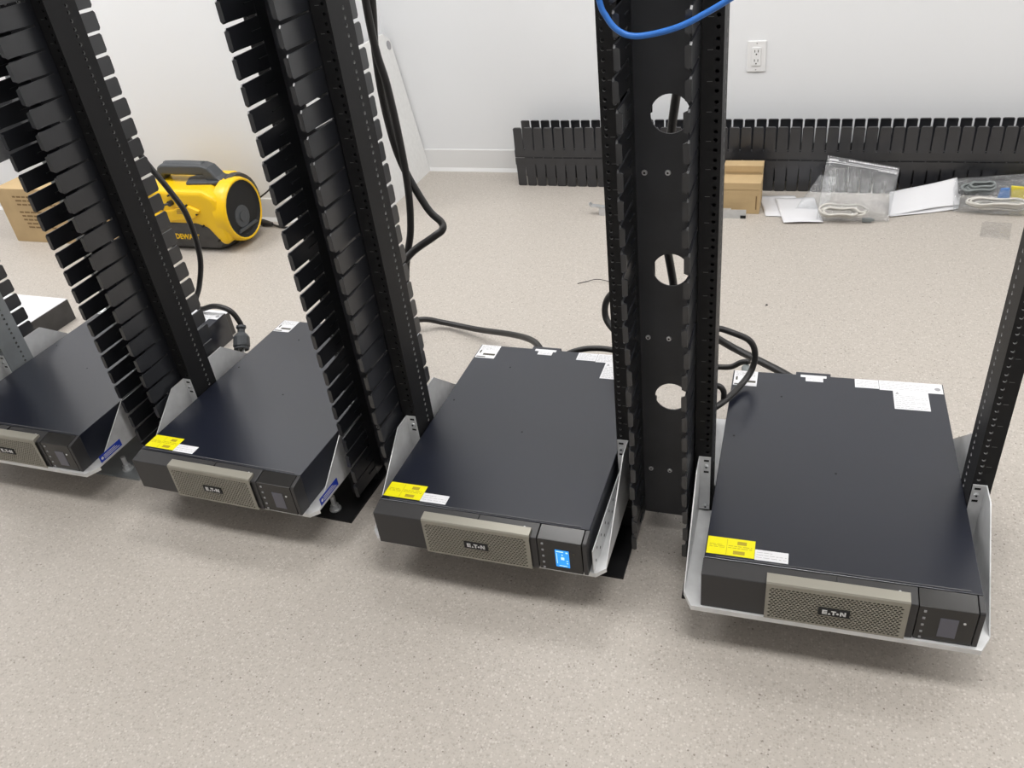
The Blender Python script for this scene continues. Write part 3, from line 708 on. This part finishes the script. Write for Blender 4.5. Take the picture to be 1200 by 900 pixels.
t = thing('extension_cord', 'thin black extension lead with a plug on the floor beside the yellow vacuum', 'cable', (-2.2, 1.79, 0))
b = MB(); b.tube(rel(t, [(-2.215, 1.785, .010), (-2.16, 1.77, .006), (-2.10, 1.77, .005), (-1.98, 1.76, .005), (-1.9, 1.70, .005)]), .0045, 7); b.build('lead', 'cord', t, smooth=True)
b = MB(); b.cyl(rel(t, [(-2.262, 1.795, .014)])[0], rel(t, [(-2.215, 1.784, .012)])[0], .014, .009, n=10); b.cyl(rel(t, [(-2.270, 1.797, .014)])[0], rel(t, [(-2.262, 1.795, .014)])[0], .015, n=10); b.build('plug', 'vac_black', t)

# ------------------------------------------------------------------ carton by the left wall
t = thing('carton', 'large cardboard carton with printed lines by the left wall', 'carton', (-3.42, 1.572, 0), -.04)
b = MB(); b.box((0, 0, 0), (.52, .24, .248)); b.build('body', 'kraft', t, bevel=.002)
b = MB(); b.add([(.20, .236, .248), (.44, .236, .248), (.43, .225, .335), (.21, .225, .335), (.20, .240, .248), (.44, .240, .248), (.43, .229, .335), (.21, .229, .335)], [(0, 1, 2, 3), (4, 5, 6, 7), (0, 1, 5, 4), (1, 2, 6, 5), (2, 3, 7, 6), (3, 0, 4, 7)]); b.build('flap', 'kraft', t)
b = MB(); rr = random.Random(3)
rows = [(.09, .34), (.10, .33), (.10, .35), None, (.095, .30), (.10, .30), (.10, .29), (.11, .27), (.11, .27)]
for k, rw in enumerate(rows):
    if not rw: continue
    x = rw[0]; z = .208 - k * .0175
    while x < rw[1]:
        L = rr.uniform(.012, .035); b.box((x, -.0005, z), (min(rw[1], x + L), .0003, z + .0075)); x += L + .006
b.build('print', 'kraft_print', t)

# ------------------------------------------------------------------ white board leaning on the return wall
t = thing('foam_board', 'white board leaning in the corner against the return wall', 'board', (-1.752, 2.20, 0))
d = Vector((-.092, 0, .625)).normalized(); n_ = Vector((d.z, 0, -d.x))
b = MB(); P0 = Vector((0, .25, 0)); P1 = Vector((0, -.33, 0)); H_ = .63; th = .012
q = []
for off in (0, -th):
    o_ = n_ * off + Vector((0, 0, .0 if off == 0 else .002))
    q += [P1 + o_, P0 + o_, P0 + o_ + d * (H_ - .035), P0 + Vector((0, -.05, 0)) + o_ + d * H_, P1 + o_ + d * H_]
b.add(q, [(0, 1, 2, 3, 4), (9, 8, 7, 6, 5)] + [(i, (i + 1) % 5, 5 + (i + 1) % 5, 5 + i) for i in range(5)]); b.build('sheet', 'foam', t)
b = MB(); c = P0 + Vector((0, -.028, 0)) + d * (H_ - .052); b.cyl(c + n_ * .0004, c + n_ * .0016, .019, n=18); b.build('grey_spot', 'grey_print', t)  # round grey spot near the top corner of the board

# ------------------------------------------------------------------ outlet on the back wall
oy = wall_y(-.293, 2.445, -1.5)
t = thing('wall_outlet', 'white duplex wall outlet on the back wall', 'outlet', (-.293, oy, .470), WA)
b = MB(); b.box((-.035, -.006, -.057), (.035, 0, .057)); b.build('cover_plate', 'outlet', t, bevel=.003)
b = MB(); b.box((-.0168, -.0095, -.0335), (.0168, -.0055, .0335)); r_ = b.build('receptacle', 'outlet', t, bevel=.0012)
b = MB()
for zc in (.017, -.017):
    for sx in (-.0062, .0062): b.box((sx - .0013, -.0099, zc - .001), (sx + .0013, -.0094, zc + .008))
    b.cyl((0, -.0099, zc - .008), (0, -.0094, zc - .008), .0028, n=10)
b.build('slots', 'vac_black', r_)
for z in (.048, -.048):
    o = put('screw', SCREW, t); o.location = (0, -.006, z); o.scale = (.6, .4, .6)

# ------------------------------------------------------------------ clutter along the back wall
def small_carton(x, y, w, d_, h, label, lip):
    t = thing('small_carton', label, 'carton', (x, y, 0), -.03, 'small cardboard cartons')
    b = MB(); b.box((0, 0, 0), (w, d_, h)); bo = b.build('body', 'kraft', t, bevel=.0015)
    b = MB(); b.box((-.001, -.0015, h - .022), (w + .0015, d_ + .001, h + .002)); b.build('lid', 'kraft', t)
    b = MB(); b.box((w - .014, -.0012, .018), (w - .010, -.0004, .07)); b.build('hand_slot', 'kraft_print', bo)
small_carton(-.372, 1.996, .136, .085, .118, 'small cardboard carton standing in front beside the perforated manager', True)
small_carton(-.375, 2.088, .140, .055, .150, 'small taller cardboard carton tucked behind the other small carton', True)
t = thing('steel_rail', 'zinc plated steel rail lying on the floor before the spare manager', 'rail', (-.835, 1.958, 0), -.012)
b = MB(); b.box((.0, -.002, 0), (.555, 0, .034)); b.box((.0, 0, 0), (.555, .03, .002)); b.box((.0, 0, .032), (.50, .012, .034)); b.build('channel', 'steel', t)
b = MB(); b.box((.535, -.0035, .0005), (.555, -.002, .012)); b.build('end_notch', 'dark', t)
b = MB(); b.prism([(-.035, .034), (.03, .030), (.03, .033), (-.030, .040), (-.037, .048), (-.040, .047)], 'y', -.002, .020); b.build('hook_end', 'steel', t)

def sheet(name, label, corners, mat_, group, wav=.004, lift=.0, seed=1, nx=14, ny=14, thick=.0006, up=None):
    rr = random.Random(seed); C = [Vector(c) for c in corners]; b = MB(); ph = [rr.uniform(0, 6) for _ in range(4)]
    def P(u, v):
        p = C[0] * (1 - u) * (1 - v) + C[1] * u * (1 - v) + C[2] * u * v + C[3] * (1 - u) * v
        z = wav * (1 + math.sin(u * 5 + ph[0]) * math.cos(v * 4 + ph[1])) * .5 + lift * ((2 * u - 1) ** 4 * .5 + (2 * v - 1) ** 4 * .5)
        return p + Vector((0, 0, z))
    g = [[P(i / nx, j / ny) for i in range(nx + 1)] for j in range(ny + 1)]
    n = (nx + 1) * (ny + 1); vv = [p for r in g for p in r]; vv += [p + Vector((0, 0, thick)) for p in vv]
    ff = []
    for j in range(ny):
        for i in range(nx):
            a = j * (nx + 1) + i; q = (a, a + 1, a + nx + 2, a + nx + 1); ff.append(q[::-1]); ff.append(tuple(k + n for k in q))
    for i in range(nx): ff.append((i, i + 1, i + 1 + n, i + n)); a = ny * (nx + 1) + i; ff.append((a + 1, a, a + n, a + 1 + n))
    for j in range(ny): a = j * (nx + 1); c = a + nx + 1; ff.append((c, a, a + n, c + n)); a += nx; c += nx; ff.append((a, c, c + n, a + n))
    b.add(vv, ff); o = b.build(name, mat_, smooth=True, fix=False); return tag(o, label, 'paper', group)
GP = 'loose papers on the floor'
sheet('paper_sheet', 'white paper sheet lying flat beside the small cartons', [(-.211, 1.969, .001), (-.068, 1.967, .001), (-.112, 2.165, .001), (-.246, 2.165, .001)], 'paper', GP, .003, seed=1)
sheet('paper_sheet', 'white paper sheet lying partly under the clear bag of cable', [(-.145, 1.903, .006), (-.010, 1.915, .006), (-.045, 2.140, .006), (-.185, 2.130, .006)], 'paper', GP, .003, seed=2)
sheet('paper_sheet', 'upper of two creased white papers propped up between the plastic bags', [(.207, 1.980, .006), (.440, 2.060, .014), (.432, 2.150, .080), (.213, 2.105, .040)], 'paper', GP, .006, seed=3)
sheet('paper_sheet', 'lower of two creased white papers propped up between the plastic bags', [(.212, 1.976, .001), (.438, 2.052, .003), (.445, 2.10, .040), (.220, 2.06, .015)], 'paper', GP, .004, seed=4)

def coil(t_name, label, center, rx, ry, turns, r, m, tilt, seed, cat='cable'):
    rr = random.Random(seed); pts = []
    for k in range(turns * 14):
        if k % 14 == 0: ft = 1 + rr.uniform(-.26, .18); dx, dy = rr.uniform(-.16, .16) * rx, rr.uniform(-.35, .35) * ry
        a = 2 * PI * k / 14; f = ft * (1 + .05 * math.sin(k * .9 + seed)); x = rx * f * math.cos(a); y = ry * f * math.sin(a) * (1 - .55 * math.exp(-(x / (rx * .35)) ** 2))
        pts.append(Vector((x + dx, y + dy, .004 * math.sin(k * .37) + k * r * .12)))
    Rm = Matrix.Rotation(tilt, 3, 'X'); pts = [tuple(Rm @ p) for p in pts]
    b = MB(); b.tube(pts, r, 7, sub=3); o = b.build(t_name, m, smooth=True); o.location = center; return tag(o, label, cat)
def pillow(name, label, corners, bulge, mat_, seed, n=26, crumple=.010, group=None, floor=True):
    """clear bag: two crumpled sheets joined at the rim"""
    rr = random.Random(seed); C = [Vector(c) for c in corners]; nrm = (C[1] - C[0]).cross(C[3] - C[0]).normalized(); W = [(rr.uniform(3, 14), rr.uniform(3, 14), rr.uniform(0, 6), rr.uniform(.3, 1)) for _ in range(7)]
    def P(u, v, s):
        p = C[0] * (1 - u) * (1 - v) + C[1] * u * (1 - v) + C[2] * u * v + C[3] * (1 - u) * v
        e = min(u, 1 - u, v, 1 - v); prof = min(1, e / .25) ** .6
        low = (1 - v) ** .5 * .8 + .2
        c = sum(w[3] * abs(math.sin(w[0] * u + w[1] * v * (1 if i % 2 else -1) + w[2] + s)) for i, w in enumerate(W)) / 7 - .3
        q = p + nrm * (s * bulge * prof * low + crumple * c * (.3 + prof))
        if floor: q.z = max(q.z, .0008 + .001 * (s > 0))
        return q
    b = MB()
    for s in (-1, 1):
        g = [P(i / n, j / n, s) for j in range(n + 1) for i in range(n + 1)]
        b.add(g, [(j * (n + 1) + i, j * (n + 1) + i + 1, (j + 1) * (n + 1) + i + 1, (j + 1) * (n + 1) + i) for j in range(n) for i in range(n)])
    o = b.build(name, mat_, smooth=True, fix=False); tag(o, label, 'plastic bag', group); return o, P
GB = 'clear plastic bags'
t = thing('plastic_bag', 'clear zip bag standing up with a white cable inside', 'plastic bag', (0, 0, 0), 0, GB)
o, P = pillow('film', '', [(-.035, 1.935, .004), (.205, 1.935, .004), (.232, 2.085, .143), (-.012, 2.085, .190)], .034, 'film', 5)
for k in ('label', 'category', 'group'): 
    if k in o: del o[k]
o.parent = t
b = MB()
for (u0, u1, v0, v1) in ((.02, .98, .885, .895), (.02, .98, .915, .922), (.03, .16, .93, .95)):
    k = 12
    for j in range(k):
        ua, ub = u0 + (u1 - u0) * j / k, u0 + (u1 - u0) * (j + 1) / k
        e = Vector((0, -.003, .001)); b.add([P(ua, v0, 1) + e, P(ub, v0, 1) + e, P(ub, v1, 1) + e, P(ua, v1, 1) + e], [(0, 1, 2, 3)])
b.build('zip_strip', 'label', t, fix=False)
b = MB(); rr = random.Random(12)
for row, (v0, v1, ua, ue) in enumerate(((.95, .98, .30, .95), (.855, .875, .72, .97))):
    u = ua
    while u < ue:
        du = rr.uniform(.012, .03); e = Vector((0, -.003, .001)); b.add([P(u, v0, 1) + e, P(u + du, v0, 1) + e, P(u + du, v1, 1) + e, P(u, v1, 1) + e], [(0, 1, 2, 3)]); u += du + .012
b.build('bag_print', 'label', t, fix=False)
coil('data_cable', 'coiled white cable inside the standing zip bag', (.045, 1.945, .030), .072, .024, 4, .0042, 'white_cord', math.radians(48), 4)
b = MB(); b.box((.118, 1.925, .004), (.150, 1.938, .016)); b.box((.150, 1.928, .006), (.158, 1.935, .014)); tag(b.build('cable_connector', 'connector', bevel=.001), 'small green-grey connector at the bottom of the standing zip bag', 'connector')
o, P = pillow('plastic_bag', 'small collapsed clear bag behind the standing zip bag', [(-.11, 2.03, .006), (.0, 2.02, .006), (.03, 2.13, .09), (-.03, 2.13, .10)], .012, 'film', 8, group=GB)
# bag at the right edge
o, P = pillow('plastic_bag', 'full clear bag lying at the right edge with grey, blue and yellow things inside', [(.418, 2.030, .006), (.70, 1.985, .006), (.74, 2.150, .105), (.420, 2.150, .078)], .030, 'film', 21, crumple=.016, group=GB)
coil('data_cable', 'coiled pale cable inside the full bag at the right edge', (.565, 2.03, .030), .085, .022, 4, .0038, 'white_cord', math.radians(30), 9)
coil('data_cable', 'coiled dark grey cable inside the full bag at the right edge', (.50, 2.095, .050), .05, .022, 5, .0048, 'connector', math.radians(25), 11)
t = thing('product_pouch', 'yellow and blue pouch inside the full bag at the right edge', 'pouch', (.63, 2.07, .055))
b = MB(); b.prism([(-.030, -.028), (.045, -.030), (.050, .020), (-.040, .030)], 'y', -.004, .004); b.build('yellow_side', 'leaf_yellow', t, bevel=.003)
b = MB(); b.prism([(-.075, -.018), (-.036, -.022), (-.042, .022), (-.070, .020)], 'y', -.004, .004); b.build('blue_side', 'leaf_blue', t, bevel=.003)
o, P = pillow('plastic_wrap', 'thin clear plastic wrapper flat on the floor at right', [(.477, 1.828, .002), (.561, 1.806, .002), (.590, 1.945, .002), (.500, 1.95, .002)], .003, 'film_clear', 31, crumple=.006)
o['category'] = 'wrapper'

for o in bpy.data.objects:
    if o.name.split('.')[0] in ('print', 'screen_symbols', 'caution_print', 'bag_print', 'cover_screws', 'guide_holes', 'slots'): o['kind'] = 'stuff'
